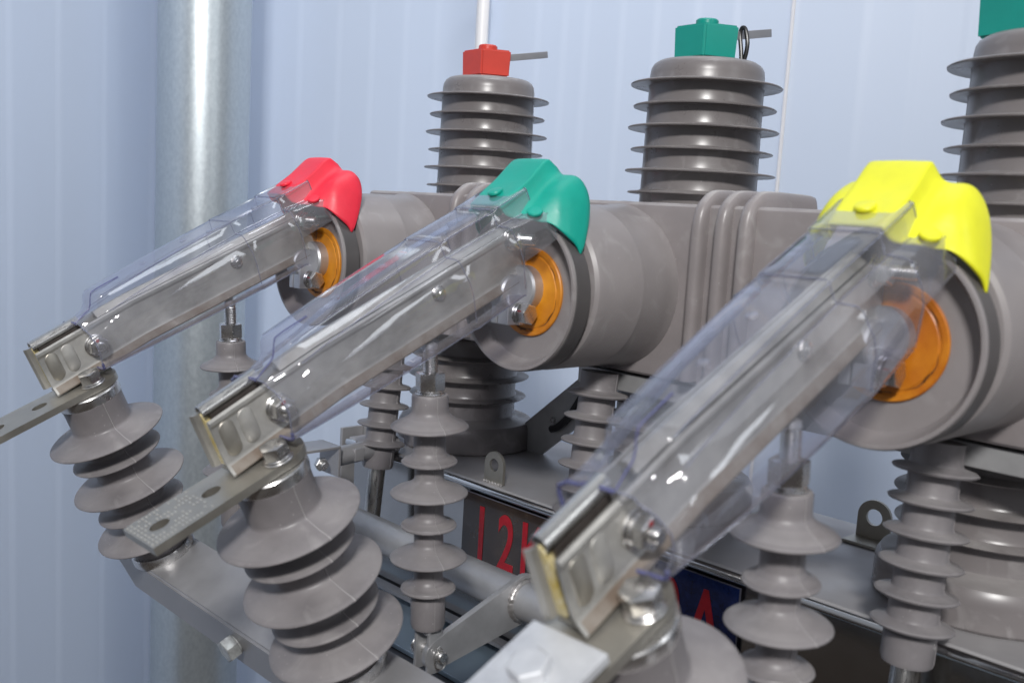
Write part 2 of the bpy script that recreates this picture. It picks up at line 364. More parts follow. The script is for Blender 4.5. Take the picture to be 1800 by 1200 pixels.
# ================================================================== main epoxy housing (one cast body with three pole barrels)
ZB, ZT = .0204, .168
H = Thing('breaker_housing', 'long taupe cast resin circuit breaker body with three round barrels and ribs', 'circuit breaker', (.3, 0, 0))
bm = bmesh.new(); box(bm, (.335, .0905, (ZB + ZT) / 2), (.80, .187, ZT - ZB), bev=.0055); H.part('beam_body', bm, EPX)
def barrel(k):
    x = SP * k; z = .0945
    bm = bmesh.new(); prof = [(.050, .1015), (.0640, .0995), (.0668, .0972), (.0683, .0925), (.0686, .047), (.0690, .046), (.0690, .0455), (.0687, .045),
                              (.0692, .012), (.0705, .006), (.0730, -.002), (.0740, -.008)]
    lathe(bm, prof, (x, 0, z), (0, -1, 0), 96, caps=True); b = H.part('barrel', bm, EPXF)
    bm = bmesh.new(); z2 = .0905
    lathe(bm, [(.0565, .096), (.0565, .106)], (x, 0, z2), (0, -1, 0), 80); H.part('groove_seal', bm, GROOVE, b)
    bm = bmesh.new()
    prof = [(.050, .1035), (.0622, .1035), (.0634, .1045), (.0636, .121), (.0630, .1223), (.0620, .1225), (.0606, .1222), (.0594, .119), (.0562, .1095), (.0545, .1078), (.050, .1075), (0, .1075)]
    lathe(bm, prof, (x, 0, z2), (0, -1, 0), 96); f = H.part('flange_cup', bm, EPXF, b)
    bm = bmesh.new(); lathe(bm, [(.0630, .1036), (.0641, .1040), (.0641, .1192), (.0634, .1200)], (x, 0, z2), (0, -1, 0), 96, caps=False); H.part('rim_band', bm, BAND, b)
    # orange insert
    bm = bmesh.new(); zo = .0905; xo = x + .003
    lathe(bm, [(.0355, .1070), (.0358, .1092), (.0350, .1100), (.0318, .1098), (.0312, .1090), (.0300, .1090), (.0292, .1096), (.0200, .1097), (0, .1097)], (xo, 0, zo), (0, -1, 0), 80)
    o = H.part('orange_insert', bm, ORANGE, b)
    # dark grime arcs baked round the insert
    bm = bmesh.new()
    for (a0, a1, rr, ww) in ((-1.15, -.1, .0306, .00035), (-.75, -.35, .0310, .0006), (.15, .8, .0305, .0003), (3.6, 4.9, .0300, .0007), (4.25, 4.7, .031, .0009)):
        n = 26; L1 = []; L2 = []
        for i in range(n + 1):
            t = a0 + (a1 - a0) * i / n; wv = ww * (max(0, math.sin(math.pi * i / n)) ** .5) * (1 + .5 * math.sin(9 * t + rr * 900)); jr = .0005 * math.sin(13 * t)
            for L, q in ((L1, rr + jr + wv), (L2, rr + jr - wv)): L.append(bm.verts.new((xo + q * math.cos(t), -.10935 - .0006 * (q > .032), zo + q * math.sin(t))))
        for i in range(n): bm.faces.new([L1[i], L1[i + 1], L2[i + 1], L2[i]])
    H.part('grime', bm, mat('burnt_grime', (.13, .05, .012), .6) if k == 0 else bpy.data.materials['burnt_grime'], b)
for k in range(3): barrel(k)
def rib(x):
    bm = bmesh.new(); pts = []
    # D-section bead running up the front and back along the top
    wv, hgt = .0060, .0110
    path = [(-.003, ZB + .004), (-.003, .150), (-.0005, .1610), (.0085, .1685), (.018, .1700), (.082, .1700), (.088, .1680)]
    P2 = []
    for i in range(len(path) - 1):
        for j in range(5): t = j / 5; P2.append((path[i][0] * (1 - t) + path[i + 1][0] * t, path[i][1] * (1 - t) + path[i + 1][1] * t))
    P2.append(path[-1]); 
    for _ in range(2): P2 = [P2[0]] + [((P2[i - 1][0] + P2[i][0] * 2 + P2[i + 1][0]) / 4, (P2[i - 1][1] + P2[i][1] * 2 + P2[i + 1][1]) / 4) for i in range(1, len(P2) - 1)] + [P2[-1]]
    rings = []
    for i, (y, z) in enumerate(P2):
        ty = P2[min(i + 1, len(P2) - 1)][0] - P2[max(i - 1, 0)][0]; tz = P2[min(i + 1, len(P2) - 1)][1] - P2[max(i - 1, 0)][1]; L = math.hypot(ty, tz)
        ny, nz = -tz / L, ty / L; hh = hgt * (1 if i < len(P2) - 3 else (.75, .5, .1)[i - len(P2) + 3])
        ring = []
        for a_, b_ in ((-1, -.3), (-1, .35), (-.9, .68), (-.62, .92), (-.25, 1.), (.25, 1.), (.62, .92), (.9, .68), (1, .35), (1, -.3)):
            ring.append(bm.verts.new((x + wv * a_, y + ny * hh * b_, z + nz * hh * b_)))
        rings.append(ring)
    for A, B in zip(rings, rings[1:]):
        for j in range(len(A)): bm.faces.new([A[j], A[(j + 1) % len(A)], B[(j + 1) % len(A)], B[j]])
    bm.faces.new(rings[0]); bm.faces.new(rings[-1]); H.part('rib', bm, EPX, ang=50)
for base in (0, .3):
    for dx in (.0905, .1125, .134): rib(base + dx)
# ================================================================== upper and lower bushings
UB = {}
def bushing(k, lab, lab2):
    t = Thing('upper_bushing', lab, 'bushing', (SP * k, .113, .165), 'upright bushings on top of the housing')
    prof = [(.0, .3010), (.040, .3010), (.0455, .3002), (.0495, .2975), (.0518, .2935), (.0526, .288)]
    for i in range(6):
        z = .2785 - .01995 * i; R = .0700 if i % 2 == 0 else .0662; c0 = .0527 + .00028 * i
        prof += [(c0, z + .0038), (c0 + .0005, z + .0024), (c0 + .0022, z + .0018), (R - .0035, z + .0010), (R - .0010, z + .0009), (R, z + .0001), (R - .0004, z - .0009), (R - .0015, z - .0012), (R - .004, z - .0008), (c0 + .003, z - .0002), (c0 + .0006, z - .0012), (c0 + .0002, z - .004)]
    prof += [(.0545, .165)]
    bm = bmesh.new(); lathe(bm, prof, (SP * k, .113, 0), (0, 0, 1), 110, seams=(math.radians(150), math.radians(330)), seam_h=.00035, seam_mi=True); t.part('shed_body', bm, [RUBD, SEAM], ang=30)
    UB[k] = (t0_ := t)
    t = Thing('lower_bushing', lab2, 'bushing', (SP * k, .105, -.12), 'thick bushings between the steel box and the housing')
    prof = [(.0, .025), (.0555, .025)]
    for i in range(4):
        z = .008 - .0235 * i; R = .0715 if i % 2 == 0 else .069
        prof += [(.0562, z + .005), (.0575, z + .0026), (R - .003, z + .0012), (R, z), (R - .002, z - .0014), (.0585, z - .0006), (.0562, z - .003)]
    prof += [(.0562, -.0800), (.0572, -.0838), (.0610, -.0856), (.070, -.0872), (.0765, -.0898), (.0795, -.0950), (.0800, -.1), (.0802, -.118), (.0790, -.1198)]
    bm = bmesh.new(); lathe(bm, prof, (SP * k, .105, 0), (0, 0, 1), 110, seams=(math.radians(300),), seam_h=.0003); t.part('shed_body', bm, RUBD, ang=30)
bushing(0, 'dark grey ribbed bushing carrying the red cap', 'stubby grey lower bushing at left, its foot beside the lifting lug')
bushing(1, 'dark grey ribbed bushing between the other two, under the green cap with black cable', 'lower bushing mostly hidden behind the middle clear cover')
bushing(2, 'dark grey ribbed bushing at the right edge behind the yellow hood', 'stout grey lower bushing at the bottom right edge of the photo')
# caps on the bushings
def cap(k, m, label, corners, zb, zt, knob):
    x = SP * k; t = UB[k]
    bm = bmesh.new(); cs = [Vector((x + a, b, 0)) for a, b in corners]; c = sum(cs, Vector()) / 4
    bot = [bm.verts.new(c + (p - c) * .955 + Vector((0, 0, zb))) for p in cs]; top = [bm.verts.new(p + Vector((0, 0, zt))) for p in cs]
    fs = [bm.faces.new(bot), bm.faces.new(top)] + [bm.faces.new([bot[i], bot[(i + 1) % 4], top[(i + 1) % 4], top[i]]) for i in range(4)]
    bmesh.ops.bevel(bm, geom=list(bm.edges), offset=.0018, segments=3, affect='EDGES'); c_ = t.part('terminal_cap', bm, m); tag(c_, label)
    bm = bmesh.new(); r = knob[2]; lathe(bm, [(r + .0015, zt - .001), (r, zt + .001), (r, zt + .0052), (r - .0012, zt + .0066), (r - .004, zt + .0068), (r - .005, zt + .006), (0, zt + .006)], (x + knob[0], knob[1], 0), seg=48)
    t.part('knob', bm, m, c_)
    return t
cc = [(.0104, .090), (.0275, .1201), (-.0100, .1235), (-.0278, .0935)]
strip_c = Vector((.0165, .150, .3345))
def strip(t, k):
    bm = bmesh.new(); a_ = Vector((.0165, .118, .3245)); b_ = Vector((.0172, .187, .3385)); dr = (b_ - a_).normalized(); u = X0; v = dr.cross(u)
    box(bm, (a_ + b_) / 2 + X0 * SP * k, ((b_ - a_).length, .0035, .0075), rot=axes(dr, dr.cross(v).normalized(), v), bev=.0006); t.part('terminal_strip', bm, GALV)
t0 = cap(0, CAPR, 'red boxy cap with a round knob on the leftmost bushing', cc, .3030, .3325, (-.0030, .1110, .0108)); strip(t0, 0)
t1 = cap(1, CAPG, 'green boxy cap with a round knob and black cable loop', cc, .3030, .3335, (-.0030, .1110, .0105)); strip(t1, 1)
bm = bmesh.new(); pts = smooth_path([(.3 + .0235, .135, .301), (.3 + .0262, .135, .312), (.3 + .0265, .135, .322), (.3 + .0232, .135, .333), (.3 + .0195, .135, .3345), (.3 + .0180, .135, .328), (.3 + .0205, .135, .314), (.3 + .0225, .134, .303)], 6)
tube(bm, pts, .0020); t1.part('cable_loop', bm, BLACK)
cap(2, CAPG, 'large green cap cut off by the top right corner of the photo', [(.013, .083), (.036, .1201), (-.008, .145), (-.0555, .1045)], .3020, .352, (-.002, .112, .012))
# ================================================================== steel support channel below the housing and strut
bm = bmesh.new(); box(bm, (.49, .022, .0095), (.46, .034, .0165), bev=.0015)
tag(finish('support_channel', bm, BRACK), 'dark grey steel channel running under the taupe housing', 'support beam')
t = Thing('diagonal_strut', 'grey diagonal steel strip with black cable clipped along it', 'strut', (.05, .14, -.1))
S0 = Vector((.055, .135, -.128)); S1 = Vector((.215, .135, .004)); dr = (S1 - S0).normalized(); pe = Vector((dr.z, 0, -dr.x))
bm = bmesh.new(); prism(bm, [S0 - pe * .0215 + dr * -.02, S0 + pe * .0215 - dr * .005, S1 + pe * .0215, S1 - pe * .0215], (0, .003, 0)); t.part('strip', bm, BRACK)
bm = bmesh.new(); q = lambda s, p: S0 + dr * s + pe * p + Vector((0, -.004, 0))
tube(bm, smooth_path([q(.072, .006), q(.085, .009), (q(.11, .006)), q(.14, -.004), q(.16, -.012), q(.185, -.016)], 6), .0042); t.part('cable', bm, BLACK)
for s, p in ((.078, -.002), (.142, .006)):
    bm = bmesh.new(); hexn(bm, S0 + dr * s + pe * p, (0, -1, 0), .006, .003); t.part('screw', bm, BOLT)
# ================================================================== steel box (mechanism case)
TK = Thing('mechanism_case', 'long polished steel box with a bright rolled rim and nameplate', 'steel case', (.3, .1, -.28))
bm = bmesh.new(); box(bm, (.345, .101, -.2005), (.85, .196, .157)); TK.part('case_wall', bm, TANKF, smooth=False)
bm = bmesh.new(); box(bm, (.345, .101, -.1235), (.862, .208, .0065), bev=.003); TK.part('lid', bm, TANKT)
bm = bmesh.new(); tube(bm, [(-.085, -.0035, -.1262), (.776, -.0035, -.1262)], .0042, 16); TK.part('rim', bm, mat('polished_rim_steel', (.6, .6, .6), .14, 1.))
bm = bmesh.new(); box(bm, (.345, -.006, -.2755), (.85, .012, .004)); TK.part('bottom_flange', bm, GALV)
# nameplate and lettering
bm = bmesh.new(); box(bm, (.2875, -.00085, -.1735), (.334, .0015, .078), bev=.0002); NP = TK.part('nameplate', bm, PLATE_E)
bm = bmesh.new(); box(bm, (.36, -.0020, -.1735), (.1875, .0006, .0768)); TK.part('plate_film', bm, PLATE, NP, smooth=False)
bm = bmesh.new(); box(bm, (.1935, -.0020, -.1735), (.1445, .0006, .0768)); TK.part('plate_film', bm, PLATE_REFL, NP, smooth=False)  # left part of the plate, with the reflection painted into its colour
def letters(txt, xs, zb, height, sx, parent):
    for ch, x in zip(txt, xs):
        cu = bpy.data.curves.new('tmp', 'FONT'); cu.body = ch; cu.size = 1; cu.align_x = 'CENTER'; cu.extrude = .004; cu.offset = .016
        ob = bpy.data.objects.new('tmp', cu); col.objects.link(ob); dg = bpy.context.evaluated_depsgraph_get(); dg.update()
        me = bpy.data.meshes.new_from_object(ob.evaluated_get(dg)); bpy.data.objects.remove(ob)
        hz = max(v.co.y for v in me.vertices) - min(v.co.y for v in me.vertices); s = height / hz
        z0 = min(v.co.y for v in me.vertices)
        for v in me.vertices: v.co = Vector((x + v.co.x * s * sx, -.0026 - v.co.z * .05, zb + (v.co.y - z0) * s)) - TK.org
        me.materials.append(RED_T); o = bpy.data.objects.new('character', me); col.objects.link(o); o.parent = parent
letters('12KV630A', (.1500, .1865, .2225, .256, .309, .3475, .3865, .4235), -.2035, .0585, .62, NP)
# lugs
def lug(x, y, label, w_, ht, foot=False):
    t = Thing('lifting_lug', label, 'lifting lug', (x, y, -.12)); bm = bmesh.new(); n = 28; th = .0032; hz = -.12 + ht - w_ / 2; hr = w_ * .24
    out = [(x - w_ / 2, -.1195)] + [(x - w_ / 2 * math.cos(math.pi * i / n), hz + w_ / 2 * math.sin(math.pi * i / n)) for i in range(n + 1)] + [(x + w_ / 2, -.1195)]
    m_ = len(out); hole = [(x - hr * math.cos(2 * math.pi * i / 32), hz + hr * math.sin(2 * math.pi * i / 32)) for i in range(32)]
    A = [bm.verts.new((a, y, b)) for a, b in out]; Bh = [bm.verts.new((a, y, b)) for a, b in hole]
    es = [bm.edges.new((A[i], A[(i + 1) % m_])) for i in range(m_)] + [bm.edges.new((Bh[i], Bh[(i + 1) % 32])) for i in range(32)]
    bmesh.ops.triangle_fill(bm, use_beauty=True, edges=es)
    r = bmesh.ops.extrude_face_region(bm, geom=list(bm.faces)); bmesh.ops.translate(bm, vec=(0, th, 0), verts=[v for v in r['geom'] if isinstance(v, bmesh.types.BMVert)])
    if foot: box(bm, (x, y - .010, -.1185), (w_ * 1.15, .024, .003), bev=.0008)
    t.part('eye_plate', bm, BAR, ang=30)
    bm = bmesh.new()
    for j in range(14): bmesh.ops.create_icosphere(bm, subdivisions=1, radius=.0016, matrix=Matrix.Translation((x - w_ / 2 + w_ * j / 13, y - .0008 - (.001 * (j % 2)), -.1195)))
    t.part('weld', bm, WELD)
lug(.1565, .004, 'small upright steel lug with round hole at the front rim of the case', .0275, .0325)
lug(.4825, .163, 'grey lug with a big hole at the far edge of the case lid', .031, .038, True)
# ================================================================== drive shaft with cranks
SY, SZ, SR = -.100, -.168, .0162
t = Thing('drive_shaft', 'pale zinc coated tube running along below the rod insulators', 'shaft', (.3, SY, SZ))
bm = bmesh.new(); lathe(bm, [(SR, -.13), (SR, .80)], (0, SY, SZ), (1, 0, 0), 64); t.part('tube', bm, SHAFT)
for k in range(3):
    xa = SP * k + .010; pin = Vector((0, -.1925, -.1905)); ctr = Vector((0, SY, SZ)); dd = (pin - ctr); L = dd.length; dd.normalize(); pp = Vector((0, -dd.z, dd.y))
    out = []
    a0 = 1.45
    for i in range(17): th = -a0 + 2 * a0 * i / 16; out.append(ctr - dd * math.cos(th) * .0215 + pp * math.sin(th) * .0215)
    for i in range(11): th = math.pi / 2 - math.pi * i / 10; out.append(pin + dd * math.cos(th) * .0125 + pp * math.sin(th) * .0125)
    bm = bmesh.new(); prism(bm, [p + X0 * (xa - .006) for p in out], (.0055, 0, 0), bev=.0005); c_ = t.part('crank_arm', bm, SHAFT)
    bm = bmesh.new(); n = 90; rings = []; wr = random.Random(k)
    jit = [wr.uniform(-1, 1) for _ in range(n)]
    for i in range(n):
        th = 2 * math.pi * i / n; g = .0028 + .00016 * math.sin(i * .8) + .00022 * (jit[i] + jit[i - 1])
        rings.append([bm.verts.new((xa + .0006 + g * math.cos(f_), SY + (SR + g * math.sin(f_)) * math.cos(th), SZ + (SR + g * math.sin(f_)) * math.sin(th))) for f_ in [math.pi * q_ / 5 for q_ in range(-1, 7)]])
    for i in range(n):
        A, B = rings[i], rings[(i + 1) % n]
        for j in range(7): bm.faces.new([A[j], A[j + 1], B[j + 1], B[j]])
    t.part('weld_bead', bm, WELD, c_, ang=80)
# left side frame plate, bracket and rod
bm = bmesh.new(); box(bm, (-.052, .03, -.155), (.10, .006, .085), bev=.001)
box(bm, (-.100, .0115, -.155), (.005, .03, .085), bev=.001)
tag(finish('side_plate', bm, GALV), 'bluish grey upright plate behind the far rod insulator', 'steel plate')
t = Thing('hinge_bracket', 'small grey U bracket with a bolt beside the tilted insulator', 'bracket', (.0, -.1, -.12))
bm = bmesh.new()
box(bm, (0, -.112, -.1015), (.036, .052, .003), bev=.0008); box(bm, (0, -.0865, -.1165), (.036, .003, .033), bev=.0008)
t.part('channel', bm, GALV)
bm = bmesh.new(); hexn(bm, (.008, -.104, -.118), (1, -.2, 0), .0125, .007); cyl(bm, (.014, -.1052, -.118), (1, -.2, 0), .0036, .007)
t.part('bolt', bm, BOLT)
bm = bmesh.new(); cyl(bm, (0, -.085, -.1165), (0, 1, .06), .0105, .085); box(bm, (.0045, -.0560, -.1145), (.0125, .012, .0135), bev=.0008); t.part('pull_rod', bm, GALV)
# lower frame
bm = bmesh.new(); box(bm, (.34, -.02, -.345), (1.0, .16, .09), bev=.003)
tag(finish('mounting_plinth', bm, mat('dark_base_paint', (.06, .062, .07), .4, .2, var=.15, vscale=12)), 'dark grey plinth under the steel case at the bottom', 'plinth')
bm = bmesh.new(); box(bm, (.34, .03, -.2965), (.9, .19, .005), bev=.001)
tag(finish('base_strip', bm, mat('pale_blue_strip', (.24, .31, .38), .35, .3)), 'thin pale blue steel strip along the foot of the case', 'steel strip')
# ================================================================== rear insulators (thin)
def copies(t, labels):
    for k in (1, 2):
        c = copy_tree(t.o); c.location = t.org + X0 * SP * k; c['label'] = labels[k - 1]
def rear():
    t = Thing('support_insulator', 'slim grey insulator with five flat sheds left of the middle rod insulator', 'insulator', (0, -.0224, -.1345), 'slim insulators hanging under the housing')
    top = Vector((0, -.0105, .018)); bot = Vector((0, -.0238, -.1345)); ax = (top - bot).normalized()
    def s(z): return (z - bot.z) / ax.z
    prof = [(0, s(.018)), (.0168, s(.018))]
    for z in (-.0015, -.0225, -.0443, -.0655, -.0865, -.1075):
        R = .0275; c = .0165
        prof += [(c, s(z) + .0058), (c + .0006, s(z) + .004), (c + .002, s(z) + .003), (R - .0012, s(z) + .0012), (R, s(z)), (R - .0008, s(z) - .0013), (c + .0015, s(z) - .0010), (c, s(z) - .003)]
    prof += [(.0165, s(-.1125)), (.0172, s(-.1135)), (.0172, s(-.1315)), (.0162, s(-.1345)), (0, s(-.1345))]
    bm = bmesh.new(); lathe(bm, prof, bot, ax, 64, seams=(math.radians(165), math.radians(345)), seam_h=.0005, seam_mi=True); t.part('shed_body', bm, [RUB, SEAM], ang=32)
    bm = bmesh.new(); cyl(bm, bot - ax * .075, ax, .0092, .076); t.part('steel_rod', bm, STEEL)
    return t
t = rear(); copies(t, ['slim grey insulator seen between the middle clear cover and the large right cover', 'slim grey insulator in front of the stout bushing at the bottom right'])
# ================================================================== rod insulators
def rodins():
    top = Vector((0, -.2052, .0205)); bot = Vector((0, -.1962, -.1690)); ax = (top - bot).normalized(); B = bot
    t = Thing('rod_insulator', 'upright grey rod insulator seen against the galvanised pipe', 'insulator', (0, -.1962, -.169), 'upright rod insulators below the blades')
    def s(z): return (z - bot.z) / ax.z
    prof = [(0, s(.0150)), (.0120, s(.0150)), (.0133, s(.0145)), (.0138, s(.0132)), (.0139, s(.006))]
    core = .0139
    for z, R, rs in ((-.0100, .0294, .0098), (-.0372, .0213, .0060), (-.0617, .0296, .0098), (-.0875, .0215, .0060), (-.1130, .0296, .0098), (-.1380, .0213, .0060)):
        nx = .0122 if z > -.02 else .0112
        prof += [(r, tt) for r, tt in shed(core, nx, R, s(z), rs, .0018)]
        core = nx
    prof += [(.0115, s(-.1420)), (.0130, s(-.1430)), (.0134, s(-.1445)), (.0134, s(-.1660)), (.0124, s(-.169)), (0, s(-.169))]
    bm = bmesh.new(); lathe(bm, prof, B, ax, 84, seams=(math.radians(197), math.radians(17)), seam_h=.0005, seam_mi=True); t.part('shed_body', bm, [RUB, SEAM], ang=32)
    bm = bmesh.new(); cyl(bm, top - ax * .0058, ax, .0114, .0020); cyl(bm, top - ax * .0037, ax, .0104, .0014); t.part('washer', bm, BOLT)
    bm = bmesh.new(); hexn(bm, top - ax * .0022, ax, .0192, .0135, .1, .35); t.part('nut', bm, BOLT)
    bm = bmesh.new(); thread(bm, top + ax * .0113, ax, .0058, .0175, .0016); t.part('stud', bm, BOLT)
    bm = bmesh.new(); lathe(bm, [(.0044, .0280), (.0054, .0290), (.0050, .0325), (.0030, .0335)], top, ax, 24); box(bm, top + ax * .0500 + X0 * -.0062, (.0050, .0125, .034), bev=.0014); t.part('clevis', bm, ALU)
    # bottom fork
    bm = bmesh.new()
    for dx in (-.0075, .0075): box(bm, bot + Vector((dx, .0012, -.0165)), (.0035, .0135, .040), bev=.0012)
    box(bm, bot + Vector((0, .0005, -.0015)), (.0185, .0135, .006), bev=.001); f = t.part('fork', bm, SHAFT)
    pin = Vector((0, -.1925, -.1905))
    bm = bmesh.new(); cyl(bm, pin - X0 * .0170, (1, 0, 0), .0048, .0335, bev=.001); cyl(bm, pin - X0 * .0125, (1, 0, 0), .0082, .0022); cyl(bm, pin - X0 * .0155, (1, 0, 0), .0075, .0022); t.part('pin', bm, BOLT, f)
    bm = bmesh.new(); c = pin + X0 * .0125
    tube(bm, smooth_path([c + Vector((0, -.001, .0085)), c + Vector((0, -.0040, .0065)), c + Vector((.0005, -.0062, .0)), c + Vector((.001, -.005, -.0075)), c + Vector((.001, 0, -.0105)), c + Vector((.0008, .0040, -.009)), c + Vector((.0006, .0048, -.005))], 6), .0007, 8)
    tube(bm, smooth_path([c + Vector((0, .0018, .0045)), c + Vector((0, -.001, .0075)), c + Vector((0, -.003, .005)), c + Vector((0, -.0005, .002))], 5), .0007, 8)
    t.part('split_pin', bm, BOLT, f)
    bm = bmesh.new()
    for (a_, b_) in ((.0074, .0),): box(bm, top + ax * .0045 + Vector((a_ * 1.24, -.0028, 0)), (.0008, .0022, .013), bev=.0002)
    t.part('paint_mark', bm, mat('red_paint_mark', (.35, .02, .03), .5))
    return t
t = rodins(); copies(t, ['upright grey rod insulator hanging under the middle blade with crank at its foot', 'upright grey rod insulator under the large right cover'])
# ================================================================== tilted post insulators
TP = Vector((0, -.338, -.029)); AX = Vector((0, -.413, .911)).normalized(); TS = Vector((0, -AX.z, AX.y)); LEN = .167
def post():
    t = Thing('post_insulator', 'tilted grey post insulator at the left edge with five broad sheds', 'insulator', TP - AX * LEN, 'tilted post insulators on the beam')
    prof = [(0, .0), (.0262, .0), (.0272, -.002)]
    core = .0256; pr = [(.0, .0), (.0262, .0), (.0262, -.0012), (.0256, -.0040)]
    for tt, R, rs in ((-.0350, .0500, .0092), (-.0570, .0392, .0060), (-.0855, .0500, .0092), (-.1120, .0392, .0060), (-.1368, .0497, .0092)):
        nx = .0245; pr += shed(core if tt > -.04 else .0245, nx, R, tt, rs, .0030)
    pr += [(.0245, -.150), (.0252, -.155), (.0255, -.165), (0, -.165)]
    bm = bmesh.new(); lathe(bm, pr, TP, AX, 110, seams=(math.radians(180), math.radians(0)), seam_h=.0005, seam_mi=True); t.part('shed_body', bm, [RUB, SEAM], ang=32)
    bm = bmesh.new(); lathe(bm, [(.0, -.0005), (.0262, -.0005), (.0266, .0008), (.0266, .0072), (.0258, .0083), (0, .0083)], TP, AX, 72); t.part('top_collar', bm, BOLT)
    bm = bmesh.new(); lathe(bm, [(.0260, -.158), (.0276, -.1585), (.0290, -.162), (.0290, -.1668), (.0, -.1668)], TP, AX, 72); t.part('base_ring', bm, BOLT)
    return t
t = post(); copies(t, ['tilted grey post insulator with broad sheds under the middle blade', 'tilted grey post insulator cut off at the bottom under the large right blade'])
# terminal bars
BT = .0145
def bpnt(x, t_, off): return TP + X0 * x + TS * t_ + AX * off
def bar():
    t = Thing('terminal_bar', 'flat grey terminal bar with holes running off the left edge', 'terminal bar', TP + AX * .008, 'flat terminal bars on the post insulators')
    bm = bmesh.new(); W = .0212
    out = [(-W, .0925), (W, .0925), (W, -.008)] + [(W * math.cos(a_), -.008 - W * math.sin(a_) * .95) for a_ in [math.pi * i / 14 for i in range(1, 14)]] + [(-W, -.008)]
    m_ = len(out); A = [bm.verts.new(bpnt(a, b, BT)) for a, b in out]; es = [bm.edges.new((A[i], A[(i + 1) % m_])) for i in range(m_)]
    for cy in (.0405, .0775):
        hh = [bm.verts.new(bpnt(.0065 * math.cos(2 * math.pi * i / 28) * .82, cy + .0065 * math.sin(2 * math.pi * i / 28), BT)) for i in range(28)]
        es += [bm.edges.new((hh[i], hh[(i + 1) % 28])) for i in range(28)]
    bmesh.ops.triangle_fill(bm, use_beauty=True, edges=es)
    r = bmesh.ops.extrude_face_region(bm, geom=list(bm.faces)); bmesh.ops.translate(bm, vec=-AX * .0058, verts=[v for v in r['geom'] if isinstance(v, bmesh.types.BMVert)])
    t.part('bar', bm, BAR, ang=30)
    bm = bmesh.new(); rr = random.Random(8)
    for i in range(17):
        for j in range(8):
            yy = .0905 - i * .0026; xx = -.0185 + j * .0050
            if (yy - .0775) ** 2 + xx ** 2 < .0085 ** 2 or rr.random() < .05 + .025 * i: continue
            box(bm, bpnt(xx + (i % 2) * .0003, yy, BT + .00012), (.0024, .0010, .0002), rot=axes(X0, TS, AX))
    t.part('imprint', bm, SCRATCH, smooth=False)
    bc = bpnt(.0128, -.0035, BT)
    bm = bmesh.new(); cyl(bm, bc, AX, .0102, .0016); cyl(bm, bc + AX * .0018, AX, .0090, .0013); wsh = t.part('washer', bm, BOLT)
    bm = bmesh.new(); hexn(bm, bc + AX * .0032, AX, .0165, .0090, .12, .3); t.part('bolt_head', bm, BOLT)
    return t
t = bar(); copies_bar = t; copies(t, ['flat grey terminal bar with dotted imprint pointing down left of the middle blade', 'flat grey terminal bar under the bolted aluminium plate'])
for o_ in [x for x in bpy.data.objects if x.name.startswith('imprint') and x.parent and not x.parent['label'].startswith('flat grey terminal bar with dotted')]: bpy.data.objects.remove(o_)
# aluminium lug plate on the right terminal
t = Thing('cable_lug', 'pale aluminium lug plate with one hexagon bolt at the bottom edge', 'cable lug', bpnt(.6, .08, BT))
bm = bmesh.new(); box(bm, bpnt(.6, .082, .0188), (.0425, .104, .0050), rot=axes(X0, TS, AX), bev=.0008); t.part('plate', bm, LUGM)
bm = bmesh.new(); hexn(bm, bpnt(.599, .0535, .0213), AX, .0165, .0055, .1, .2); t.part('bolt_head', bm, LUGM)
# ================================================================== base beam under post insulators
t = Thing('base_beam', 'grey painted steel channel beam carrying the tilted post insulators', 'beam', (.3, -.27, -.2))
def bb(x, t_, off): return TP + X0 * x + TS * t_ + AX * off
sec = [(-.0275, -.1668), (.0255, -.1668), (.0255, -.2115), (-.0275, -.2115)]
bm = bmesh.new(); x0, x1 = -.066, .80
A = [bm.verts.new(bb(x0 + (0 if o_ > -.2 else .016), t_, o_)) for t_, o_ in sec]; B = [bm.verts.new(bb(x1, t_, o_)) for t_, o_ in sec]
bm.faces.new(A); bm.faces.new(B)
for i in range(4): bm.faces.new([A[i], A[(i + 1) % 4], B[(i + 1) % 4], B[i]])
bmesh.ops.bevel(bm, geom=list(bm.edges), offset=.0022, segments=3, affect='EDGES'); t.part('channel', bm, GALV)
bm = bmesh.new(); o_ = bb(.166, .0255, -.185)
cyl(bm, o_, TS, .0085, .002); hexn(bm, o_ + TS * .002, TS, .0178, .0100, .1, .45); t.part('bolt', bm, mat('scuffed_white_bolt', (.55, .57, .56), .4, .4, base2=(.3, .3, .3), vscale=120))
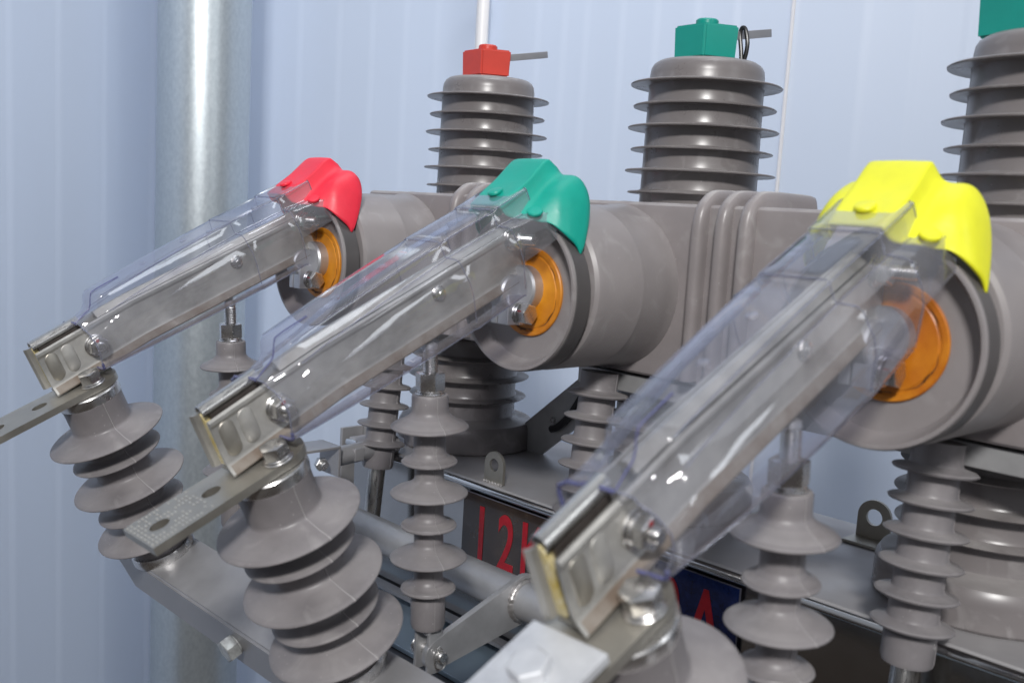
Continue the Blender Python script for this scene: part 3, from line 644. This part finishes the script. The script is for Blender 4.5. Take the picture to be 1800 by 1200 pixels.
# ================================================================== switch blades
B0 = Vector((0, -.3665, -.0245)); E1 = Vector((0, .904, .427)).normalized(); E2 = Vector((0, -E1.z, E1.y))
def bl(s, h, x): return B0 + E1 * s + E2 * h + X0 * x
BLS = [0]
def bl(s, h, x): return B0 + E1 * s + E2 * (h + BLS[0] * min(.0055, max(0, s) * .06)) + X0 * x
def ext(bm, prof, s0, s1, closed=True):
    """profile of (x,h) swept along the blade"""
    st = [s0] + ([.092] if s0 < .092 < s1 else []) + [s1]
    rr_ = [[bm.verts.new(bl(s_, h, x)) for x, h in prof] for s_ in st]; n = len(prof)
    for A, B in zip(rr_, rr_[1:]):
        for i in range(n if closed else n - 1): bm.faces.new([A[i], A[(i + 1) % n], B[(i + 1) % n], B[i]])
    bm.faces.new(rr_[0]); bm.faces.new(list(reversed(rr_[-1])))
def blade():
    t = Thing('switch_blade', 'twin plate metal switch blade under the clear cover with red hood', 'switch blade', bl(.05, .02, -.009), 'twin plate switch blades')
    # near plate, bent from one sheet with an outward foot and a rolled top hem
    w_ = .0018
    prof = [(.0030, -.0002), (.0032, .0012), (-.0004, .0068), (-.0012, .0090), (-.0012, .0345), (.0006, .0372), (.0006, .0395), (-.0012, .0408), (-.0032, .0400), (-.0032, .0090), (-.0022, .0055), (.0020, .0004)]
    bm = bmesh.new(); ext(bm, prof, .0, .286); n_ = t.part('side_plate', bm, BLADE, ang=30)
    bm = bmesh.new(); ext(bm, [(.00335, .0001), (.0036, .0010), (.0000, .0066), (-.0006, .0062), (.0020, .0012)], .002, .284); t.part('dusty_foot', bm, RUSTY, ang=30)
    # pressed oval pads
    for cs, k_ in ((.0098, 0), (.0245, 1)):
        bm = bmesh.new(); rings = []
        for hgt, sc_ in ((0, 1.), (.0006, .93), (.0008, .86)):
            ring = []
            for i in range(28):
                a_ = 2 * math.pi * i / 28; r = .0058 * sc_; cx_ = r * math.cos(a_); cy_ = r * math.sin(a_) + (.0070 if math.sin(a_) > 0 else -.0070) * (1 if abs(math.sin(a_)) > 1e-6 else 0)
                ring.append(bm.verts.new(bl(cs + cx_, .0225 + cy_, -.0013 + hgt)))
            rings.append(ring)
        for P_, Q_ in zip(rings, rings[1:]):
            for i in range(28): bm.faces.new([P_[i], P_[(i + 1) % 28], Q_[(i + 1) % 28], Q_[i]])
        bm.faces.new(rings[-1]); t.part('pressed_pad', bm, [BAR, BLADE][k_], n_, ang=50)
    # far plate with flared end and rolled rail
    bm = bmesh.new(); ext(bm, [(-.0150, .0045), (-.0150, .0440), (-.0166, .0440), (-.0166, .0045)], .003, .286)
    pts = [(.006, -.0150), (.0005, -.0150), (-.0016, -.0158), (-.0030, -.0176), (-.0036, -.0170), (-.0020, -.0144), (.0005, -.0136), (.006, -.0136)]
    prism(bm, [bl(a_, .0048, b_) for a_, b_ in pts], bl(0, .0385, 0) - bl(0, 0, 0))
    t.part('side_plate', bm, BLADE, ang=30)
    bm = bmesh.new(); rail = [(-.0118 + .0050 * math.cos(a_), .0440 + .0050 * math.sin(a_)) for a_ in [math.radians(q_) for q_ in range(-30, 200, 18)]]
    rail += [(-.0118 + .0040 * math.cos(a_), .0440 + .0040 * math.sin(a_)) for a_ in [math.radians(q_) for q_ in range(186, -31, -18)]]
    ext(bm, rail, .0015, .0460); t.part('rolled_rail', bm, STEEL, ang=50)
    bm = bmesh.new(); ext(bm, [(-.0078, .012), (-.0078, .0435), (-.0145, .0435), (-.0145, .012)], .006, .0445); t.part('fixed_contact', bm, DARK)
    bm = bmesh.new(); ext(bm, [(-.0136, .0050), (-.0136, .0425), (-.0108, .0400), (-.0092, .0330), (-.0104, .0200), (-.0088, .0050)], .0020, .0058); t.part('grease', bm, GREASE, ang=60)
    bm = bmesh.new(); ext(bm, [(-.0036, .0010), (-.0036, .0030), (-.0150, .0030), (-.0150, .0010)], .002, .045); ext(bm, [(-.0040, -.0090), (-.0040, .003), (-.0130, .003), (-.0130, -.0090)], .010, .052); t.part('contact_foot', bm, BLADE)
    # inner stiffening rail seen through the plastic
    bm = bmesh.new(); ext(bm, [(-.0040, .0405), (-.0090, .0455), (-.0120, .0455), (-.0146, .0425), (-.0146, .0395), (-.0105, .0425), (-.0060, .0395)], .060, .280); t.part('ridge_rail', bm, BLADE, ang=30)
    # bolts
    def bolt(s_, h_, reach, nutted, name):
        c = bl(s_, h_, -.0012)
        bm = bmesh.new(); cyl(bm, c, (1, 0, 0), .0098, .0016); cyl(bm, c + X0 * .0018, (1, 0, 0), .0082, .0014); w2 = t.part('washer', bm, BOLT)
        bm = bmesh.new(); hexn(bm, c + X0 * .0034, (1, 0, 0), .0150, .0072, .1, .35); t.part('nut', bm, BOLT)
        if reach: 
            bm = bmesh.new(); thread(bm, c + X0 * .0106, (1, 0, 0), .0043, reach); t.part('bolt_end', bm, BOLT)
    bolt(.0475, .0208, .0045, 1, ''); bolt(.283, .0345, .0150, 1, '')
    c = bl(.0475, .0208, -.0012); bm = bmesh.new(); cyl(bm, c + X0 * .0032, (1, 0, 0), .0090, .0010); t.part('lock_washer', bm, BOLT)
    c = bl(.0475, .0208, .0051); bm = bmesh.new(); box(bm, c + E2 * .0058 + X0 * .0043, (.0006, .0026, .0026), bev=.0002); t.part('paint_mark', bm, bpy.data.materials['red_paint_mark'])
    bm = bmesh.new(); cyl(bm, bl(.199, .0275, -.0012), (1, 0, 0), .0062, .0012); hexn(bm, bl(.199, .0275, 0), (1, 0, 0), .0092, .0022, .25); cyl(bm, bl(.199, .0275, .0022), (1, 0, 0), .0024, .0012); t.part('pivot_bolt', bm, BOLT)
    # hinge end hidden inside the flange cup
    bm = bmesh.new(); ext(bm, [(-.0140, .006), (-.0140, .038), (-.0035, .038), (-.0035, .006)], .262, .300); t.part('hinge_block', bm, STEEL)
    return t
BLS[0] = 1; t = blade(); BLS[0] = 0; copies(t, ['twin plate metal switch blade under the clear cover with green hood', 'large twin plate switch blade in front at the right, under the yellow hooded cover'])
# hinge clamps on the flange faces
def clamp():
    t = Thing('hinge_clamp', 'silver hinge clamp on the far left orange insert', 'clamp', (0, -.11, .085), 'silver clamps on the orange inserts')
    bm = bmesh.new(); lathe(bm, [(.0182, .1095), (.0185, .1190), (.0172, .1210), (0, .1213)], (.001, 0, .0935), (0, -1, 0), 40); t.part('stub', bm, ALU)
    bm = bmesh.new(); lathe(bm, [(.0132, -.0140), (.0143, -.0125), (.0143, .0020), (.0130, .0035)], (0, -.1255, .0900), (1, 0, 0), 40); t.part('knuckle', bm, ALU)
    bm = bmesh.new()
    box(bm, (-.0105, -.1230, .0765), (.0068, .0220, .0240), bev=.0012); box(bm, (-.0002, -.1230, .0765), (.0115, .0220, .0240), bev=.0012); t.part('jaw', bm, ALU)
    bm = bmesh.new(); c = Vector((.0046, -.1205, .0738)); cyl(bm, c, (1, 0, 0), .0095, .0016); cyl(bm, c + X0 * .0018, (1, 0, 0), .0084, .0013); cyl(bm, c + X0 * .0033, (1, 0, 0), .0090, .0010); t.part('washer', bm, BOLT)
    bm = bmesh.new(); hexn(bm, c + X0 * .0045, (1, 0, 0), .0150, .0080, .12, .2); t.part('bolt_head', bm, BOLT)
    bm = bmesh.new(); box(bm, c + Vector((.0075, -.0078, .0020)), (.0034, .0008, .0026)); t.part('paint_mark', bm, bpy.data.materials['red_paint_mark'])
    return t
t = clamp(); copies(t, ['silver hinge clamp on the orange insert beside the green hood', 'silver hinge clamp on the orange insert at the right, below the yellow hood'])
# ================================================================== clear covers with coloured hoods
# sections: s, rib half width, H, Hs, shoulder x, shoulder h, side x, side low h, bottom x, bottom h
def section(s, rw, Hh, Hs, xs, hs, xm, hm, xb, hb):
    def tmpl(rw, Hs, xs, hs, xm, hm, xb, hb):
        return [(0, Hh), (rw * .55, Hh), (rw - .0016, Hh - .0001), (rw - .0003, Hh - .0012), (rw, Hh - .0028), (rw + .0012, Hs + .0012), (rw + .0028, Hs), (xs - .006, Hs - .0006), (xs - .0022, Hs - .0030), (xs, hs), (xm, hs * .62 + hm * .38), (xm, hm), (xb + .0012, hb + .004), (xb, hb), (xb - .0016, hb - .0014), (xb - .017, hb - .0026)]
    near = tmpl(rw, Hs, xs, hs, xm, hm, xb, hb)
    t = max(0., 1 - (s - .04) / .07); mixv = lambda a, b: a * (1 - t) + b * t       # the far half opens wider at the mouth
    far = tmpl(mixv(rw, .0180), mixv(Hs, .0470), mixv(xs + .002, .0345), mixv(hs + .004, .0430), mixv(xm + .001, .0360), mixv(hm, .0330), mixv(xb, .0335), hb)
    L = [(-x, h) for x, h in reversed(far[1:])] + near
    return [(s, h, x) for x, h in L]
secs = [section(.0400, .0120, .0490, .0450, .0235, .0395, .0268, .0280, .0185, .0085),
        section(.0440, .0122, .0505, .0455, .0245, .0402, .0275, .0280, .0195, .0085),
        section(.0540, .0150, .0540, .0480, .0262, .0420, .0288, .0290, .0212, .0088),
        section(.0580, .0165, .0580, .0490, .0270, .0430, .0295, .0290, .0220, .0088),
        section(.0605, .0180, .0645, .0505, .0270, .0435, .0290, .0300, .0225, .0090),
        section(.0640, .0184, .0672, .0515, .0285, .0445, .0300, .0300, .0230, .0090),
        section(.0850, .0186, .0690, .0545, .0315, .0470, .0335, .0310, .0262, .0095),
        section(.1200, .0190, .0715, .0580, .0350, .0500, .0365, .0330, .0300, .0100),
        section(.1600, .0195, .0740, .0610, .0370, .0515, .0388, .0350, .0325, .0100),
        section(.1970, .0200, .0757, .0633, .0382, .0525, .0402, .0360, .0335, .0100),
        section(.1990, .0206, .0764, .0640, .0388, .0531, .0409, .0362, .0340, .0096),
        section(.2250, .0207, .0768, .0642, .0388, .0531, .0408, .0365, .0335, .0100),
        section(.2510, .0208, .0772, .0645, .0388, .0531, .0404, .0370, .0330, .0105),
        section(.2530, .0214, .0782, .0652, .0396, .0540, .0412, .0372, .0335, .0100),
        section(.2750, .0216, .0792, .0640, .0404, .0520, .0420, .0385, .0345, .0160),
        section(.2900, .0218, .0800, .0630, .0400, .0500, .0425, .0400, .0400, .0330)]
def cover(k, label):
    t = Thing('blade_cover', label, 'plastic cover', bl(.2, .06, SP * k), 'clear plastic covers with coloured hoods')
    off = X0 * SP * k
    bm = bmesh.new(); rows = []
    def interp(a, b, n): return [[tuple(a[i][c] * (1 - j / n) + b[i][c] * j / n for c in range(3)) for i in range(len(a))] for j in range(n)]
    full = []
    for a, b in zip(secs, secs[1:]): full += interp(a, b, 3 if b[0][0] - a[0][0] > .01 else 1)
    full.append(secs[-1])
    rows = [[bm.verts.new(bl(s, h, x) + off) for s, h, x in r] for r in full]
    n = len(rows[0])
    for ri, (A, B) in enumerate(zip(rows, rows[1:])):
        sm = (full[ri][0][0] + full[ri + 1][0][0]) / 2
        for j in range(n - 1):
            if sm > .2535 and (j < 4 or j > n - 6): continue
            bm.faces.new([A[j], A[j + 1], B[j + 1], B[j]])
    for v in [v for v in bm.verts if not v.link_faces]: bm.verts.remove(v)
    sh = t.part('clear_shell', bm, CLEAR, ang=50)
    # cut edge of the sheet at the open end, and the pressed fold lines
    bm = bmesh.new(); r0 = [bl(s, h, x) + off for s, h, x in secs[0]]; tube(bm, r0[:16], .00115, 8); tube(bm, r0[-4:], .0012, 8); t.part('cut_edge', bm, EDGE, sh)
    bm = bmesh.new(); tube(bm, r0[15:-3], .00055, 8); t.part('cut_edge', bm, FOLD, sh)
    bm = bmesh.new(); mid = len(secs[0]) // 2
    tube(bm, smooth_path([bl(.0400, .0488, .0) + off, bl(.048, .0525, .0) + off, bl(.0565, .0565, 0) + off, bl(.0615, .0652, .0) + off, bl(.066, .0682, 0) + off, bl(.090, .0698, 0) + off], 5), .0005, 6)
    t.part('split_line', bm, EDGE, sh)
    for si in (9, 12):
        bm = bmesh.new(); a_ = secs[si]; b_ = secs[si + 1]
        tube(bm, [bl((p[0] + q_[0]) / 2, max(p[1], q_[1]) + .0001, p[2] * 1.002) + off for p, q_ in zip(a_, b_)][3:-3], .00042, 6); t.part('fold_line', bm, FOLD, sh)
    bm = bmesh.new()
    for sgn_ in (-1, 1):
        tube(bm, [bl(r[0][0], r[-2][1] - .0004, sgn_ * r[-2][2]) + off for r in full if r[0][0] < .2535], .00045, 6)
        tube(bm, [bl(secs[-1][0][0], h, x) + off for s, h, x in secs[-1]][(4 if sgn_ < 0 else 16):(15 if sgn_ < 0 else -5)], .0005, 6)
    t.part('lower_edge', bm, FOLD, sh)
    bm = bmesh.new()
    for sg_ in (-1, 1):
        e1_ = [bl(r[0][0], max(p[1] for p in r) - .0008, sg_ * (r[19][2])) + off for r in full if .064 <= r[0][0]]
        tube(bm, e1_, .00038, 6)
        e2_ = [bl(r[0][0], r[21][1] + .0002, sg_ * (r[21][2])) + off for r in full if .064 <= r[0][0]]
        tube(bm, e2_, .00028, 6)
    t.part('rib_edge', bm, FOLD, sh)
    # small domed rivet heads in the clear rib
    for s_, x_ in ((.158, .0), (.115, .0), ):
        bm = bmesh.new(); hh = .0742 if s_ > .15 else .0714; lathe(bm, [(.0036, .0), (.0030, .0008), (.0015, .0012), (0, .0013)], bl(s_, hh - .0003, x_) + off, E2, 20, caps=False)
        t.part('clear_dimple', bm, CLEAR, sh)
    # hood
    def yz(s, h): p = bl(s, h, 0); return p.y, p.z
    f0 = [(0, *yz(.2640, .0768)), (.0165, *yz(.2640, .0766)), (.0185, *yz(.266, .0665)), (.0215, *yz(.272, .0635)), (.0300, *yz(.278, .0610)), (.0370, *yz(.283, .0550)), (.0392, -.1305, .1475)]
    f1 = [(0, *yz(.2830, .0812)), (.0185, *yz(.2830, .0810)), (.0205, *yz(.286, .0720)), (.0245, *yz(.2875, .0655)), (.0330, *yz(.290, .0640)), (.0412, -.1260, .1560), (.0465, -.1275, .1440)]
    f2 = [(0, -.1335, .1778), (.0190, -.1325, .1775), (.0212, -.1255, .1735), (.0262, -.1225, .1712), (.0360, -.1212, .1772), (.0455, -.1205, .1655), (.0528, -.1195, .1362)]
    f3 = [(0, -.1180, .1950), (.0185, -.1165, .1945), (.0212, -.1120, .1850), (.0265, -.1070, .1825), (.0372, -.1005, .1862), (.0482, -.0985, .1680), (.0545, -.1115, .1305)]
    f4 = [(0, -.1130, .1960), (.0182, -.1110, .1955), (.0210, -.1060, .1865), (.0268, -.1000, .1840), (.0375, -.0945, .1862), (.0495, -.0930, .1640), (.0552, -.1088, .1245)]
    f5 = [(0, -.1040, .1915), (.0178, -.1020, .1905), (.0208, -.0985, .1840), (.0268, -.0930, .1812), (.0370, -.0900, .1815), (.0482, -.0898, .1615), (.0548, -.1062, .1230)]
    bm = bmesh.new(); rows = []
    for f in (f0, f1, f2, f3, f4, f5):
        L = [(-x, y, z) for x, y, z in reversed(f[1:])] + f; rows.append([bm.verts.new(Vector(p) + off) for p in L])
    for A, B in zip(rows, rows[1:]):
        for j in range(len(A) - 1): bm.faces.new([A[j], A[j + 1], B[j + 1], B[j]])
    cl = bm.edges.layers.float.new('crease_edge')
    for r_ in rows[0:5]: pass
    for A, B in zip(rows, rows[1:]):
        for j in (5, 7):
            e_ = bm.edges.get((A[j], B[j]))
            if e_: e_[cl] = .7
    for j in (5, 6):
        e_ = bm.edges.get((rows[4][j], rows[4][j + 1])); e_[cl] = .6
    hd = t.part('coloured_hood', bm, HOOD[k], ang=80)
    md = hd.modifiers.new('sub', 'SUBSURF'); md.levels = 2; md.render_levels = 3
    md = hd.modifiers.new('sol', 'SOLIDIFY'); md.thickness = .0018; md.offset = -1
    for (s_, h_, x_, nx) in ((.2780, .0818, .0, 0), (.2820, .0650, .0335, .55), (.2820, .0650, -.0335, -.55)):
        bm = bmesh.new(); lathe(bm, [(.0058, -.0015), (.0061, .0001), (.0056, .0009), (.0036, .0014), (0, .0016)], bl(s_, h_, x_) + off, E2 + X0 * nx * .6, 28); t.part('rivet', bm, HOOD[k], hd)
cover(0, 'clear plastic blade cover with red hood, the farthest at left')
cover(1, 'clear plastic blade cover with green hood in the middle')
cover(2, 'large clear plastic blade cover with yellow hood at the right front')
